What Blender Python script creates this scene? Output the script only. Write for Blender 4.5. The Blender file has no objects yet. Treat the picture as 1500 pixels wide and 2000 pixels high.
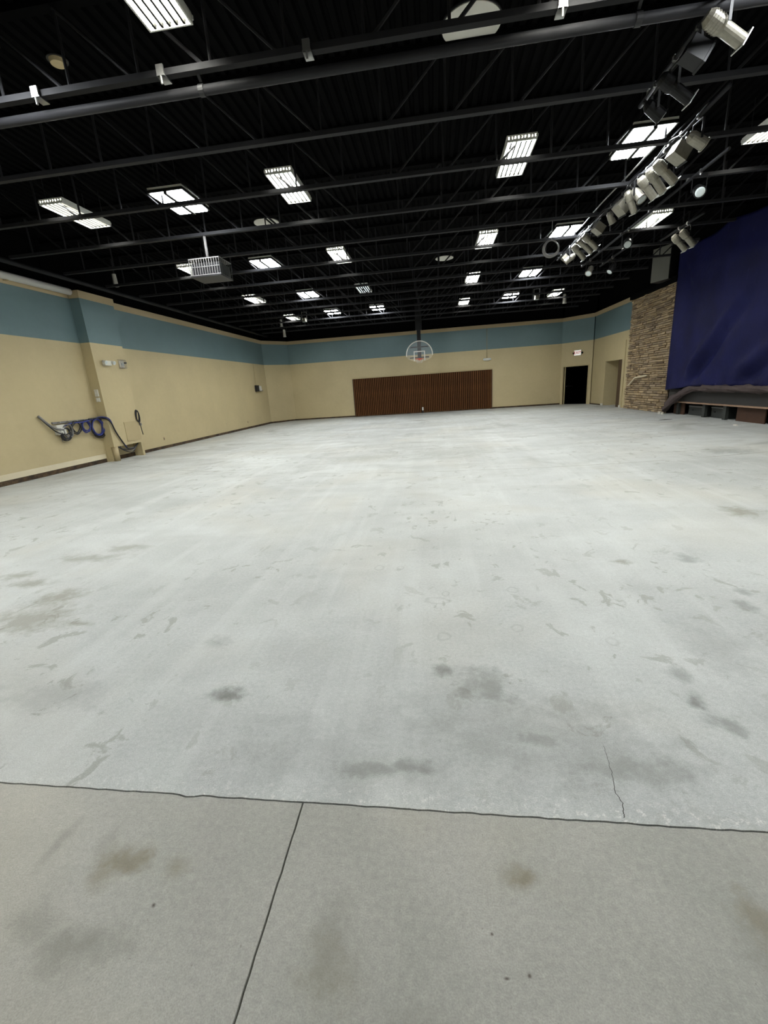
import bpy, math, random
from mathutils import Vector, Matrix
random.seed(7)
SC = bpy.context.scene
C = SC.collection
pi = math.pi

# ------------------------------------------------------------------ camera
EYE = 1.6
pitch, yaw, roll = math.radians(15.923), math.radians(-7.428), math.radians(-3.905)
fwd = Vector((math.sin(yaw) * math.cos(pitch), math.cos(yaw) * math.cos(pitch), -math.sin(pitch)))
rt = Vector((math.cos(yaw), -math.sin(yaw), 0))
up = rt.cross(fwd)
r2 = rt * math.cos(roll) + up * math.sin(roll)
u2 = -rt * math.sin(roll) + up * math.cos(roll)
cam = bpy.data.objects.new('camera', bpy.data.cameras.new('camera'))
C.objects.link(cam)
cam.matrix_world = Matrix(((r2.x, u2.x, -fwd.x, 0), (r2.y, u2.y, -fwd.y, 0), (r2.z, u2.z, -fwd.z, EYE), (0, 0, 0, 1)))
cam.data.sensor_fit = 'HORIZONTAL'; cam.data.sensor_width = 36.0
cam.data.lens = 843.62 / 1500 * 36.0
cam.data.clip_start = 0.05; cam.data.clip_end = 200
SC.camera = cam

# ------------------------------------------------------------------ world and exposure (the room is lit by its own ceiling lights)
w = bpy.data.worlds.new('world'); SC.world = w; w.use_nodes = True
w.node_tree.nodes['Background'].inputs[0].default_value = (0, 0, 0, 1)
w.node_tree.nodes['Background'].inputs[1].default_value = 0
SC.view_settings.view_transform = 'Standard'; SC.view_settings.look = 'None'
SC.view_settings.gamma = 1.0; SC.view_settings.use_curve_mapping = False
SC.view_settings.exposure = 0.0
TUBE_POWER = 112.0      # emission of a fluorescent tube
PANEL_POWER = 72.0     # emission of a white lens panel

# ------------------------------------------------------------------ helpers
def lin(r, g, b):
    f = lambda c: (c / 255 / 12.92) if c / 255 <= .04045 else ((c / 255 + .055) / 1.055) ** 2.4
    return (f(r), f(g), f(b), 1)

class NT:
    def __init__(s, name):
        s.m = bpy.data.materials.new(name); s.m.use_nodes = True
        s.t = s.m.node_tree; s.b = s.t.nodes['Principled BSDF']
    def n(s, typ, **kw):
        nd = s.t.nodes.new(typ)
        for k, v in kw.items(): setattr(nd, k, v)
        return nd
    def l(s, a, b): s.t.links.new(a, b)
    def math(s, op, a, b=None, clamp=False):
        nd = s.n('ShaderNodeMath', operation=op, use_clamp=clamp)
        for i, v in enumerate((a, b)):
            if v is None: continue
            if isinstance(v, (int, float)): nd.inputs[i].default_value = v
            else: s.l(v, nd.inputs[i])
        return nd.outputs[0]
    def vmath(s, op, a, b=None):
        nd = s.n('ShaderNodeVectorMath', operation=op)
        for i, v in enumerate((a, b)):
            if v is None: continue
            if isinstance(v, (tuple, list)): nd.inputs[i].default_value = v
            else: s.l(v, nd.inputs[i])
        return nd.outputs['Value'] if op in ('LENGTH', 'DISTANCE') else nd.outputs[0]
    def rng(s, v, a, b, c=0., d=1., typ='LINEAR'):
        nd = s.n('ShaderNodeMapRange', interpolation_type=typ)
        s.l(v, nd.inputs[0])
        for i, x in enumerate((a, b, c, d)): nd.inputs[i + 1].default_value = x
        return nd.outputs[0]
    def noise(s, vec, scale, detail=4, rough=.55, dist=0):
        nd = s.n('ShaderNodeTexNoise')
        nd.inputs['Scale'].default_value = scale; nd.inputs['Detail'].default_value = detail
        nd.inputs['Roughness'].default_value = rough; nd.inputs['Distortion'].default_value = dist
        s.l(vec, nd.inputs['Vector']); return nd.outputs[0]
    def mix(s, f, a, b, mode='MIX'):
        nd = s.n('ShaderNodeMix', data_type='RGBA', blend_type=mode)
        for i, v in ((0, f), (6, a), (7, b)):
            if isinstance(v, (int, float)): nd.inputs[i].default_value = v
            elif isinstance(v, tuple): nd.inputs[i].default_value = v
            else: s.l(v, nd.inputs[i])
        return nd.outputs[2]
    def obj(s): return s.n('ShaderNodeTexCoord').outputs['Object']
    def bump(s, h, strength=.3, dist=.01):
        nd = s.n('ShaderNodeBump'); nd.inputs['Strength'].default_value = strength; nd.inputs['Distance'].default_value = dist
        s.l(h, nd.inputs['Height']); s.l(nd.outputs[0], s.b.inputs['Normal'])

M = {}
def mat(name, rgb, rough=.6, metal=0., var=.12, scale=6., bump=0., spec=.5):
    t = NT(name); c = lin(*rgb)
    co = t.obj(); nz = t.noise(co, scale)
    d = tuple(x * (1 - var) for x in c[:3]) + (1,); e = tuple(min(1, x * (1 + var)) for x in c[:3]) + (1,)
    t.l(t.mix(nz, d, e), t.b.inputs['Base Color'])
    t.b.inputs['Roughness'].default_value = rough; t.b.inputs['Metallic'].default_value = metal
    t.b.inputs['Specular IOR Level'].default_value = spec
    if bump: t.bump(t.noise(co, scale * 8), bump)
    M[name] = t.m
    return t.m
def emit(name, rgb, power):
    t = NT(name); t.b.inputs['Base Color'].default_value = (.8, .8, .8, 1)
    t.b.inputs['Emission Color'].default_value = rgb + (1,); t.b.inputs['Emission Strength'].default_value = power
    M[name] = t.m

mat('black_steel', (40, 40, 42), .55, 0, .3, 3, 0, .12)
mat('deck_black', (9, 9, 9.5), .8, 0, .25, 2, 0, .02)
mat('black_wall', (8, 8, 9), .9, 0, .3, 2, 0, .05)
mat('black_plastic', (24, 24, 26), .5)
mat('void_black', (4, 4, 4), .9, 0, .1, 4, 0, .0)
mat('lamp_line_dark', (24, 24, 20), .7, 0, .1, 4, 0, .1)  # dark colour painted in for the dimmer lines between bright tubes and panels
mat('trim_tan', (184, 166, 132), .6, 0, .06, 3, .1)
mat('pale_band', (214, 203, 174), .7, 0, .1, 3, .1)
mat('white_paint', (205, 203, 194), .45, 0, .05)
mat('fixture_white', (215, 215, 208), .4, 0, .04)
mat('disc_white', (205, 203, 194), .6, 0, .08, 4)
mat('disc_tan', (190, 172, 132), .6, 0, .1, 20)
mat('pipe_white', (214, 212, 206), .4, 0, .06, 4)
mat('spot_grey', (140, 136, 124), .35, .5, .3, 14)
mat('spot_black', (18, 18, 19), .45, .0, .2, 10, 0, .25)
mat('bare_metal', (178, 178, 175), .3, .8, .1, 20)
mat('lens_glass', (196, 205, 205), .15, 0, .1, 20)
mat('speaker_grey', (112, 112, 104), .8, 0, .15, 120)
mat('tan_paint', (178, 162, 124), .6, 0, .05)
mat('cable_black', (26, 27, 32), .5)
mat('cable_blue', (42, 52, 120), .45)
mat('cable_grey', (120, 118, 116), .5)
mat('wood_trim', (150, 122, 100), .6, 0, .25, 10)
mat('plywood', (66, 40, 22), .7, 0, .3, 5)
mat('case_grey', (50, 53, 50), .6, 0, .2, 6)
mat('fascia', (48, 46, 44), .8, 0, .15, 8)
mat('door_brown', (74, 56, 38), .5, 0, .2, 3)
mat('cloth_dark', (70, 58, 56), .8, 0, .35, 5, .3)
mat('rim_orange', (190, 70, 40), .4)
mat('net_white', (205, 200, 195), .8)
mat('red_letter', (205, 40, 45), .5)
mat('joint_dark', (52, 50, 44), .9, 0, .3, 30)
mat('rubble', (205, 200, 188), .8, 0, .2, 30)
mat('scrap_dark', (50, 44, 36), .8, 0, .2, 30)
emit('tube_glow', (1.0, .99, .90), TUBE_POWER)
emit('panel_glow', (.93, .97, 1.0), PANEL_POWER)
emit('dim_glow', (.86, .97, 1.0), 1.1)  # dim emission stands in for light reflected by the unlit fixture
emit('exit_face', (1.0, .93, .84), .55)

def wall_material(name, tan, blue):
    t = NT(name); co = t.obj()
    sep = t.n('ShaderNodeSeparateXYZ'); t.l(co, sep.inputs[0]); z = sep.outputs[2]
    n1 = t.noise(co, .7, 5); n2 = t.noise(co, 9, 4)
    v = t.math('ADD', t.rng(n1, .3, .7, .93, 1.05), t.rng(n2, .3, .7, -.02, .02))
    isblue = t.math('GREATER_THAN', z, 3.4)
    col = t.mix(isblue, lin(*tan), lin(*blue))
    # scuffs near the floor
    sc = t.math('MULTIPLY', t.rng(t.noise(co, 2.6, 6, .7), .6, .75), t.rng(z, .9, .1), True)
    col = t.mix(t.math('MULTIPLY', sc, .25), col, lin(120, 106, 78))
    hs = t.n('ShaderNodeHueSaturation'); t.l(col, hs.inputs['Color']); t.l(v, hs.inputs['Value'])
    t.l(hs.outputs[0], t.b.inputs['Base Color']); t.b.inputs['Roughness'].default_value = .55
    # painted block coursing: faint relief every 20 cm
    fr = t.math('FRACT', t.math('MULTIPLY', z, 4.92))
    g = t.math('ADD', t.rng(t.math('ABSOLUTE', t.math('SUBTRACT', fr, .5)), .47, .5, 1, 0), t.math('MULTIPLY', n2, .6))
    t.bump(g, .12, .006)
    M[name] = t.m
wall_material('wall_paint', (189, 174, 135), (103, 126, 130))

def concrete(name, c_lo, c_hi, warm, near):
    t = NT(name); co = t.obj()
    flat = t.vmath('MULTIPLY', co, (1, 1, 0))
    big = t.noise(flat, .22, 5, .6, .3); mid = t.noise(flat, 1.3, 6, .6, .4); fine = t.noise(flat, 45, 4, .7); grit = t.noise(flat, 190, 2, .6)
    f = t.math('ADD', t.math('MULTIPLY', big, .45), t.math('ADD', t.math('MULTIPLY', mid, .3), t.math('MULTIPLY', fine, .25)))
    col = t.mix(t.rng(f, .38, .62), lin(*c_lo), lin(*c_hi))
    col = t.mix(t.rng(t.noise(flat, .5, 4, .5, .6), .5, .75, 0, .55), col, lin(*warm))
    sep = t.n('ShaderNodeSeparateXYZ'); t.l(co, sep.inputs[0]); x, y = sep.outputs[0], sep.outputs[1]
    wob = t.n('ShaderNodeTexNoise'); wob.inputs['Scale'].default_value = 7; wob.inputs['Detail'].default_value = 8; wob.inputs['Roughness'].default_value = .68
    t.l(flat, wob.inputs['Vector'])
    off = t.vmath('SUBTRACT', wob.outputs['Color'], (.5, .5, .5))
    def stains(lst, rgb, k):
        nonlocal col
        acc = None
        for (sx, sy, rx, ry, a) in lst:
            d = t.vmath('MULTIPLY', t.vmath('SUBTRACT', flat, (sx, sy, 0)), (1 / rx, 1 / ry, 0))
            d = t.vmath('ADD', d, t.vmath('MULTIPLY', off, (3.4, 3.4, 0)))
            g = t.rng(t.vmath('LENGTH', d), 1.5, .1, 0, a, 'SMOOTHSTEP')
            acc = g if acc is None else t.math('MAXIMUM', acc, g)
        col = t.mix(t.math('MULTIPLY', acc, k), col, lin(*rgb))
    if not near:
        # long trowel and wash streaks running away from the camera, fading in patches
        st = t.vmath('MULTIPLY', flat, (2.4, .12, 0))
        streak = t.rng(t.noise(st, 1.6, 5, .6), .5, .72)
        col = t.mix(t.math('MULTIPLY', streak, .35), col, lin(214, 217, 214))
        # thin patches where the skim coat has lifted
        p1 = t.rng(t.noise(t.vmath('MULTIPLY', flat, (1, .8, 0)), 5.2, 6, .62, .7), .59, .63)
        zone = t.rng(t.noise(flat, .33, 3), .40, .54)
        col = t.mix(t.math('MULTIPLY', t.math('MULTIPLY', p1, zone), .62), col, lin(146, 146, 136))
        p2 = t.rng(t.noise(t.vmath('ADD', flat, (31, 7, 0)), .62, 5, .6, .8), .55, .72)
        col = t.mix(t.math('MULTIPLY', p2, t.rng(y, 5, 11, 0, .85)), col, lin(150, 150, 143))
        p3 = t.rng(t.noise(t.vmath('MULTIPLY', flat, (.5, 1.6, 0)), 1.1, 6, .65, .5), .47, .68)
        col = t.mix(t.math('MULTIPLY', p3, t.rng(y, 4, 12, .22, .6)), col, lin(160, 161, 156))
        stains([(-1.22,1.94,.105,.05,1),(0.01,2.17,.074,.066,.9),(.24,2.03,.164,.167,.75),(1.25,1.96,.048,.067,.9),(1.30,1.81,.09,.072,.7),
                (1.28,2.18,.06,.09,.6),(-.34,1.48,.203,.053,.75),(-.16,1.52,.135,.048,.8),(-2.28,1.89,.357,.127,.35),(-1.55,2.45,.11,.08,.4),
                (-.8,1.75,.16,.05,.25),(.42,1.67,.114,.09,.7),(.75,1.55,.25,.12,.65),(.4,1.7,.6,.3,.42),(-.5,1.55,.5,.2,.3),(2.14,3.79,.089,.092,.6),(2.08,2.92,.064,.1,.6),(2.19,3.15,.047,.065,.6),
                (5.63,9.11,.457,.345,.5),(.1,1.9,.3,.25,.3),(1.6,2.4,.15,.3,.3)], (104, 106, 100), .8)
        stains([(-3.28,2.76,.42,.22,.8),(-3.38,3.11,.2,.19,.9),(-2.82,2.70,.13,.045,.9),(-3.96,3.44,.23,.094,.8),(-4.3,3.63,.184,.1,.8),(-3.84,4.09,.39,.11,.7),(-3.63,4.39,.27,.1,.7),
                (3.4,5.09,.2,.2,1.),(1.59,3.74,.092,.05,.9),(.61,10.84,.98,.8,.3),(-1.9,10.2,.9,.5,.4)], (138, 136, 122), .85)
        acc = None
        for (sx, sy, rx, ry) in [(.01,2.54,.05,.055),(-.02,3.04,.1,.05),(.57,3.21,.05,.05),(.5,2.65,.04,.045),(1.05,2.48,.042,.045),(.04,3.15,.032,.044),(-.56,3.69,.048,.055),(-.37,3.67,.038,.047)]:
            d = t.vmath('MULTIPLY', t.vmath('SUBTRACT', flat, (sx, sy, 0)), (1 / rx, 1 / ry, 0))
            d = t.vmath('ADD', d, t.vmath('MULTIPLY', off, (1.8, 1.8, 0)))
            g = t.rng(t.math('ABSOLUTE', t.math('SUBTRACT', t.vmath('LENGTH', d), .85)), .3, .05)
            acc = g if acc is None else t.math('MAXIMUM', acc, g)
        col = t.mix(t.math('MULTIPLY', acc, .2), col, lin(120, 120, 112))
        # faint old arc line across the hall
        arc = t.math('ABSOLUTE', t.math('SUBTRACT', t.vmath('DISTANCE', flat, (1.5, 27.0, 0)), 18.8))
        arc = t.math('MULTIPLY', t.rng(arc, .03, .012), t.rng(t.noise(flat, 1.1, 3), .42, .55, .1, .8))
        col = t.mix(t.math('MULTIPLY', arc, .7), col, lin(140, 138, 126))
        # chipped, paler rim along the saw cut
        chip = t.math('MULTIPLY', t.rng(y, 1.42, 1.33), t.rng(t.noise(flat, 38, 3, .7), .55, .66))
        col = t.mix(t.math('MULTIPLY', chip, .7), col, lin(222, 222, 216))
    else:
        stains([(-1.18,1.05,.1,.06,1.),(-1.22,1.0,.06,.05,.7),(-.96,1.04,.06,.045,.6),(.22,1.09,.06,.04,1.),(-.36,.79,.09,.09,.4),(.91,1.0,.05,.08,.9)], (122, 113, 90), .75)
        stains([(-1.15,.80,.14,.06,.8),(-1.35,.85,.1,.05,.6),(-1.5,1.1,.03,.1,.5),(-1.3,1.1,.03,.08,.4),(-.36,.86,.06,.12,.5),(-.1,.7,.15,.05,.4),(.86,.92,.04,.06,.5)], (124, 122, 114), .7)
        stains([(-.98,.92,.007,.006,1),(.12,.92,.005,.005,1),(.15,.82,.008,.004,1),(.21,.83,.006,.006,1)], (66, 56, 46), .9)
        specks = t.rng(t.noise(flat, 70, 2, .5), .74, .78)
        col = t.mix(t.math('MULTIPLY', specks, .5), col, lin(104, 98, 86))
    col = t.mix(t.rng(grit, .35, .7, 0, .34), col, lin(112, 110, 102))
    t.l(col, t.b.inputs['Base Color'])
    t.l(t.rng(mid, .3, .7, .5, .75), t.b.inputs['Roughness'])
    t.b.inputs['Specular IOR Level'].default_value = .3
    t.bump(t.math('ADD', t.math('MULTIPLY', fine, .6), t.math('MULTIPLY', grit, .4)), .35, .006)
    M[name] = t.m
concrete('concrete_far', (164, 167, 164), (209, 212, 209), (192, 188, 174), False)
concrete('concrete_near', (146, 146, 139), (190, 188, 179), (184, 177, 156), True)

def stone_material():
    t = NT('ledge_stone'); co = t.obj()
    rnd = t.n('ShaderNodeObjectInfo').outputs['Random']
    g = t.n('ShaderNodeNewGeometry').outputs['Random Per Island']
    k = t.math('FRACT', t.math('ADD', t.math('MULTIPLY', rnd, 3.7), g))
    cr = t.n('ShaderNodeValToRGB'); t.l(k, cr.inputs[0])
    cols = [(0, (162, 138, 102)), (.2, (194, 170, 132)), (.42, (144, 126, 102)), (.6, (208, 182, 142)), (.8, (174, 154, 126)), (1, (128, 108, 84))]
    el = cr.color_ramp.elements; el[0].position = 0; el[0].color = lin(*cols[0][1]); el[1].position = 1; el[1].color = lin(*cols[-1][1])
    for p, c in cols[1:-1]:
        e = el.new(p); e.color = lin(*c)
    col = t.mix(t.rng(t.noise(co, 9, 5, .7), .35, .65, 0, .5), cr.outputs[0], lin(84, 72, 60))
    t.l(col, t.b.inputs['Base Color']); t.b.inputs['Roughness'].default_value = .85
    t.bump(t.noise(co, 22, 5, .7), .6, .02)
    M['ledge_stone'] = t.m
stone_material()

def tarp_material():
    t = NT('tarp_blue'); co = t.obj()
    col = t.mix(t.rng(t.noise(co, 1.2, 5), .3, .7), lin(18, 20, 58), lin(25, 28, 76))
    sx = t.vmath('MULTIPLY', co, (1, 2.2, 1.4))
    scuff = t.math('MULTIPLY', t.rng(t.noise(sx, 2.2, 6, .7, .8), .63, .76), t.rng(t.noise(co, .8, 3), .42, .62))
    col = t.mix(t.math('MULTIPLY', scuff, .5), col, lin(96, 96, 140))
    t.l(col, t.b.inputs['Base Color']); t.b.inputs['Roughness'].default_value = .6; t.b.inputs['Specular IOR Level'].default_value = .15
    t.bump(t.noise(co, 7, 5, .6), .35, .03)
    M['tarp_blue'] = t.m
tarp_material()

def wood_slat_material():
    t = NT('slat_wood'); co = t.obj()
    g = t.noise(t.vmath('MULTIPLY', co, (20, 20, 1.2)), 2.5, 5)
    rnd = t.n('ShaderNodeObjectInfo').outputs['Random']
    col = t.mix(t.rng(g, .3, .7), lin(80, 50, 24), lin(102, 66, 34))
    col = t.mix(t.math('MULTIPLY', rnd, .4), col, lin(72, 44, 22))
    t.l(col, t.b.inputs['Base Color']); t.b.inputs['Roughness'].default_value = .6; t.b.inputs['Specular IOR Level'].default_value = .15
    M['slat_wood'] = t.m
wood_slat_material()

def base_material():
    t = NT('base_residue'); co = t.obj()
    col = t.mix(t.rng(t.noise(co, 5, 6, .7), .4, .6), lin(44, 34, 24), lin(84, 66, 44))
    col = t.mix(t.rng(t.noise(co, 11, 4, .7), .68, .73), col, lin(190, 182, 160))
    t.l(col, t.b.inputs['Base Color']); t.b.inputs['Roughness'].default_value = .9
    M['base_residue'] = t.m
base_material()

def glass_material():
    t = NT('clear_board'); t.b.inputs['Base Color'].default_value = (.93, .97, .97, 1)
    t.b.inputs['Roughness'].default_value = .03; t.b.inputs['Alpha'].default_value = .05; t.b.inputs['Specular IOR Level'].default_value = .2
    M['clear_board'] = t.m
glass_material()

class MB:
    def __init__(s): s.v = []; s.f = []
    def add(s, vs, fs):
        o = len(s.v); s.v += [tuple(v) for v in vs]; s.f += [tuple(i + o for i in f) for f in fs]; return s
    def box(s, x0, x1, y0, y1, z0, z1, R=None, T=None):
        vs = [Vector((x, y, z)) for z in (z0, z1) for y in (y0, y1) for x in (x0, x1)]
        if R is not None: vs = [R @ v for v in vs]
        if T is not None: vs = [v + Vector(T) for v in vs]
        return s.add(vs, [(0, 2, 3, 1), (4, 5, 7, 6), (0, 1, 5, 4), (2, 6, 7, 3), (0, 4, 6, 2), (1, 3, 7, 5)])
    def cb(s, c, sz, R=None):
        a, b, d = sz[0] / 2, sz[1] / 2, sz[2] / 2
        return s.box(-a, a, -b, b, -d, d, R, c)
    def cyl(s, p0, p1, r0, r1=None, n=12, caps=True):
        r1 = r0 if r1 is None else r1
        p0, p1 = Vector(p0), Vector(p1); d = (p1 - p0).normalized()
        a = d.orthogonal().normalized(); b = d.cross(a)
        vs = []
        for p, r in ((p0, r0), (p1, r1)):
            for i in range(n):
                t = 2 * pi * i / n; vs.append(p + (a * math.cos(t) + b * math.sin(t)) * r)
        fs = [(i, (i + 1) % n, n + (i + 1) % n, n + i) for i in range(n)]
        if caps: fs += [tuple(reversed(range(n))), tuple(range(n, 2 * n))]
        return s.add(vs, fs)
    def bar(s, p0, p1, w, h, upv=(0, 0, 1)):
        p0, p1 = Vector(p0), Vector(p1); d = (p1 - p0); L = d.length; d.normalize()
        u = Vector(upv)
        if abs(d.dot(u)) > .95: u = Vector((0, 1, 0))
        sd = d.cross(u).normalized(); u = sd.cross(d)
        R = Matrix((sd, d, u)).transposed()
        return s.box(-w / 2, w / 2, 0, L, -h / 2, h / 2, R, p0)
    def tube(s, pts, r, n=8, closed=False):
        pts = [Vector(p) for p in pts]; m = len(pts); rings = []
        prev = None
        for i, p in enumerate(pts):
            if closed: d = pts[(i + 1) % m] - pts[i - 1]
            else: d = pts[min(i + 1, m - 1)] - pts[max(i - 1, 0)]
            d.normalize()
            a = d.orthogonal().normalized() if prev is None else (prev - d * prev.dot(d)).normalized()
            prev = a; b = d.cross(a)
            rings.append([p + (a * math.cos(2 * pi * k / n) + b * math.sin(2 * pi * k / n)) * r for k in range(n)])
        vs = [v for R in rings for v in R]; fs = []
        for i in range(m if closed else m - 1):
            j = (i + 1) % m
            for k in range(n): fs.append((i * n + k, i * n + (k + 1) % n, j * n + (k + 1) % n, j * n + k))
        if not closed: fs += [tuple(reversed(range(n))), tuple(range((m - 1) * n, m * n))]
        return s.add(vs, fs)
    def mesh(s, name, material, smooth=False, bevel=0):
        me = bpy.data.meshes.new(name); me.from_pydata(s.v, [], s.f); me.update()
        me.materials.append(M[material])
        if smooth:
            for p in me.polygons: p.use_smooth = True
        return me
    def build(s, name, material, parent=None, smooth=False, loc=None, bevel=0):
        o = bpy.data.objects.new(name, s.mesh(name, material, smooth)); C.objects.link(o)
        if parent is not None: o.parent = parent
        if loc is not None: o.location = loc
        if bevel:
            b = o.modifiers.new('bevel', 'BEVEL'); b.width = bevel; b.segments = 2; b.limit_method = 'ANGLE'
        return o

def inst(name, me, parent, loc=(0, 0, 0), rot=None, scale=None):
    o = bpy.data.objects.new(name, me); C.objects.link(o); o.parent = parent; o.location = loc
    if rot is not None: o.rotation_euler = rot
    if scale is not None: o.scale = scale
    return o
def thing(name, label, cat, loc=(0, 0, 0), rz=0, group=None):
    o = bpy.data.objects.new(name, None); C.objects.link(o); o.empty_display_size = .1
    o.location = loc; o.rotation_euler = (0, 0, rz)
    return tag(o, label, cat, group)
def tag(o, label, cat, group=None):
    o['label'] = label; o['category'] = cat
    if group: o['group'] = group
    return o
def struct(o, label=None):
    o['kind'] = 'structure'
    if label: o['label'] = label
    return o
def ordinal(i): return ['first', 'second', 'third', 'fourth', 'fifth', 'sixth', 'seventh', 'eighth', 'ninth', 'tenth', 'eleventh', 'twelfth', 'thirteenth', 'fourteenth', 'fifteenth', 'sixteenth'][i]

# ------------------------------------------------------------------ the room
XL, XR, YB, YF = -9.95, 8.72, 27.5, -5.0
ZB, ZT, ZTOP = 3.40, 4.555, 4.745     # blue band bottom, blue band top, trim top
DECK = 5.85

# floor: poured slabs with an uneven saw cut between them
fl = MB().box(XL - .4, XR + 3.2, YF - .3, YB + 2.6, -.12, -.03).build('floor', 'joint_dark')
struct(fl, 'pale washed concrete floor of the empty hall')
rj = random.Random(3)
def joint_line():
    xs = []; x = XL - .3
    while x < XR + 3.1:
        xs.append(x); x += .035 if -2.6 < x < 1.8 else .5
    xs.append(XR + 3.1)
    pts = []
    for x in xs:
        y = 1.312 - .0125 * (x + .5) + (rj.uniform(-.0022, .0022) if -2.6 < x < 1.8 else 0)
        y -= .012 * math.exp(-((x + 1.085) / .03) ** 2)
        pts.append((x, y))
    return pts
JL = joint_line()
def slab(poly, name, m):
    n = len(poly)
    vs = [(x, y, -.03) for x, y in poly] + [(x, y, 0) for x, y in poly]
    fs = [tuple(range(n, 2 * n)), tuple(reversed(range(n)))] + [(i, (i + 1) % n, n + (i + 1) % n, n + i) for i in range(n)]
    return MB().add(vs, fs).build(name, m, fl)
g = .0035
slab([(x, y + g) for x, y in JL] + [(XR + 3.1, YB + 2.5), (XL - .3, YB + 2.5)], 'concrete_slab', 'concrete_far')
XV = -.585
def vj(y): return XV + .0007 * math.sin(y * 37) + .0006 * math.sin(y * 91) + .0005 * math.sin(y * 211)
vys = [YF + .1 + i * (1.28 - YF - .1) / 160 for i in range(161)]
yv = min(JL, key=lambda p: abs(p[0] - XV))[1] - g
left = [(x, y - g) for x, y in JL if x < XV - .02] + [(XV - .0036, yv)]; right = [(XV + .0036, yv)] + [(x, y - g) for x, y in JL if x > XV + .02]
slab([(XL - .3, YF)] + [(vj(y) - .0036, y) for y in vys] + left[::-1], 'concrete_slab', 'concrete_near')
slab([(vj(y) + .0036, y) for y in vys][::-1] + [(XR + 3.1, YF)] + right[::-1], 'concrete_slab', 'concrete_near')
# hairline crack running off the saw cut
ck = [(.702, 1.66), (.694, 1.60), (.685, 1.53), (.674, 1.47), (.662, 1.43), (.672, 1.38), (.660, 1.34), (.652, 1.315)]
cm = MB()
pts = []
for i in range(len(ck) - 1):
    for k in range(6):
        t = k / 6
        pts.append((ck[i][0] * (1 - t) + ck[i + 1][0] * t + rj.uniform(-.0025, .0025), ck[i][1] * (1 - t) + ck[i + 1][1] * t))
for i in range(len(pts) - 1):
    (a, b), (c, d) = pts[i], pts[i + 1]; wd = .0007 + .0011 * i / len(pts)
    cm.add([(a - wd, b, .0004), (a + wd, b, .0004), (c + wd, d, .0004), (c - wd, d, .0004)], [(0, 1, 2, 3)])
cm.build('crack', 'joint_dark', fl)

def wall_seg(mb, a, b, z0, z1, th=.25, off=0.):
    """vertical slab whose inner face runs a->b (room on the left of a->b), thickness outward"""
    a, b = Vector((a[0], a[1], 0)), Vector((b[0], b[1], 0)); d = (b - a).normalized(); nin = Vector((-d.y, d.x, 0))
    a0, b0 = a + nin * off, b + nin * off; a1, b1 = a - nin * th, b - nin * th
    vs = [Vector((p.x, p.y, z)) for z in (z0, z1) for p in (a0, b0, b1, a1)]
    return mb.add(vs, [(0, 1, 5, 4), (1, 2, 6, 5), (2, 3, 7, 6), (3, 0, 4, 7), (4, 5, 6, 7), (3, 2, 1, 0)])
# plan points, walked clockwise seen from above so that the room lies on the right: use reversed order for wall_seg
BL, CL, CR, BR = (XL, 26.04), (-8.84, YB), (7.37, YB), (8.68, 26.26)
ST0, ST1 = (XR, 21.63), (XR, 17.87)
STG = 9.2                                        # near end of the stage opening
wl = MB(); wall_seg(wl, BL, (XL, YF), 0, ZTOP); wall_left = struct(wl.build('wall_left', 'wall_paint'), 'tan block wall with a blue band along the left side')
wc = MB(); wall_seg(wc, CL, BL, 0, ZTOP); struct(wc.build('wall_left_corner', 'wall_paint'), 'short slanted tan and blue wall in the far left corner')
wb = MB(); wall_seg(wb, CR, CL, 0, ZTOP); wall_back = struct(wb.build('wall_back', 'wall_paint'), 'tan far wall with a blue band')
# slanted right corner wall with the doorway
cA, cB = Vector((CR[0], CR[1], 0)), Vector((BR[0], BR[1], 0)); ct = (cB - cA).normalized(); cn = Vector((ct.y, -ct.x, 0))   # cn points out of the room? fixed below
if (Vector((0, 10, 0)) - cA).dot(cn) < 0: cn = -cn
def ch(s, z=0, o=0): p = cA + ct * s + cn * o; return Vector((p.x, p.y, z))
D0, D1, DH = .17, 1.60, 2.10
wr = MB()
def chwall(mb, s0, s1, z0, z1): wall_seg(mb, ch(s1), ch(s0), z0, z1, .2)
Lc = (cB - cA).length
chwall(wr, 0, D0, 0, ZTOP); chwall(wr, D1, Lc, 0, ZTOP); chwall(wr, D0, D1, DH, ZTOP)
struct(wr.build('wall_right_corner', 'wall_paint'), 'short slanted wall with the dark doorway under the exit sign')
# right wall with alcove opening
A0, A1, AH = 22.35, 24.4, 2.18
ww = MB()
wall_seg(ww, (XR, A0), (XR - .0, ST0[1]), 0, ZTOP) if False else None
def rwall(mb, y0, y1, z0, z1, x=XR, th=.25): mb.box(x, x + th, y0, y1, z0, z1)
rwall(ww, A1, BR[1], 0, ZTOP); rwall(ww, 21.3, A0, 0, ZTOP); rwall(ww, A0, A1, AH, ZTOP)
ww.box(XR + .25, XR + 1.9, A1, A1 + .1, 0, AH + .1); ww.box(XR + .25, XR + 1.9, A0 - .1, A0, 0, AH + .1); ww.box(XR + 1.9, XR + 2.0, A0 - .1, A1 + .1, 0, AH + .1); ww.box(XR + .25, XR + 1.9, A0, A1, AH, AH + .1)
struct(ww.build('wall_right', 'wall_paint'), 'tan and blue right-hand wall with an alcove')
wn = MB(); rwall(wn, YF, STG, 0, ZTOP); struct(wn.build('wall_right_near', 'wall_paint'), 'tan and blue wall on the near side of the stage')
wf = MB().box(XL - .2, XR + .2, YF - .25, YF, 0, ZTOP); struct(wf.build('wall_rear', 'wall_paint'), 'tan and blue wall behind the viewer')
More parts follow.
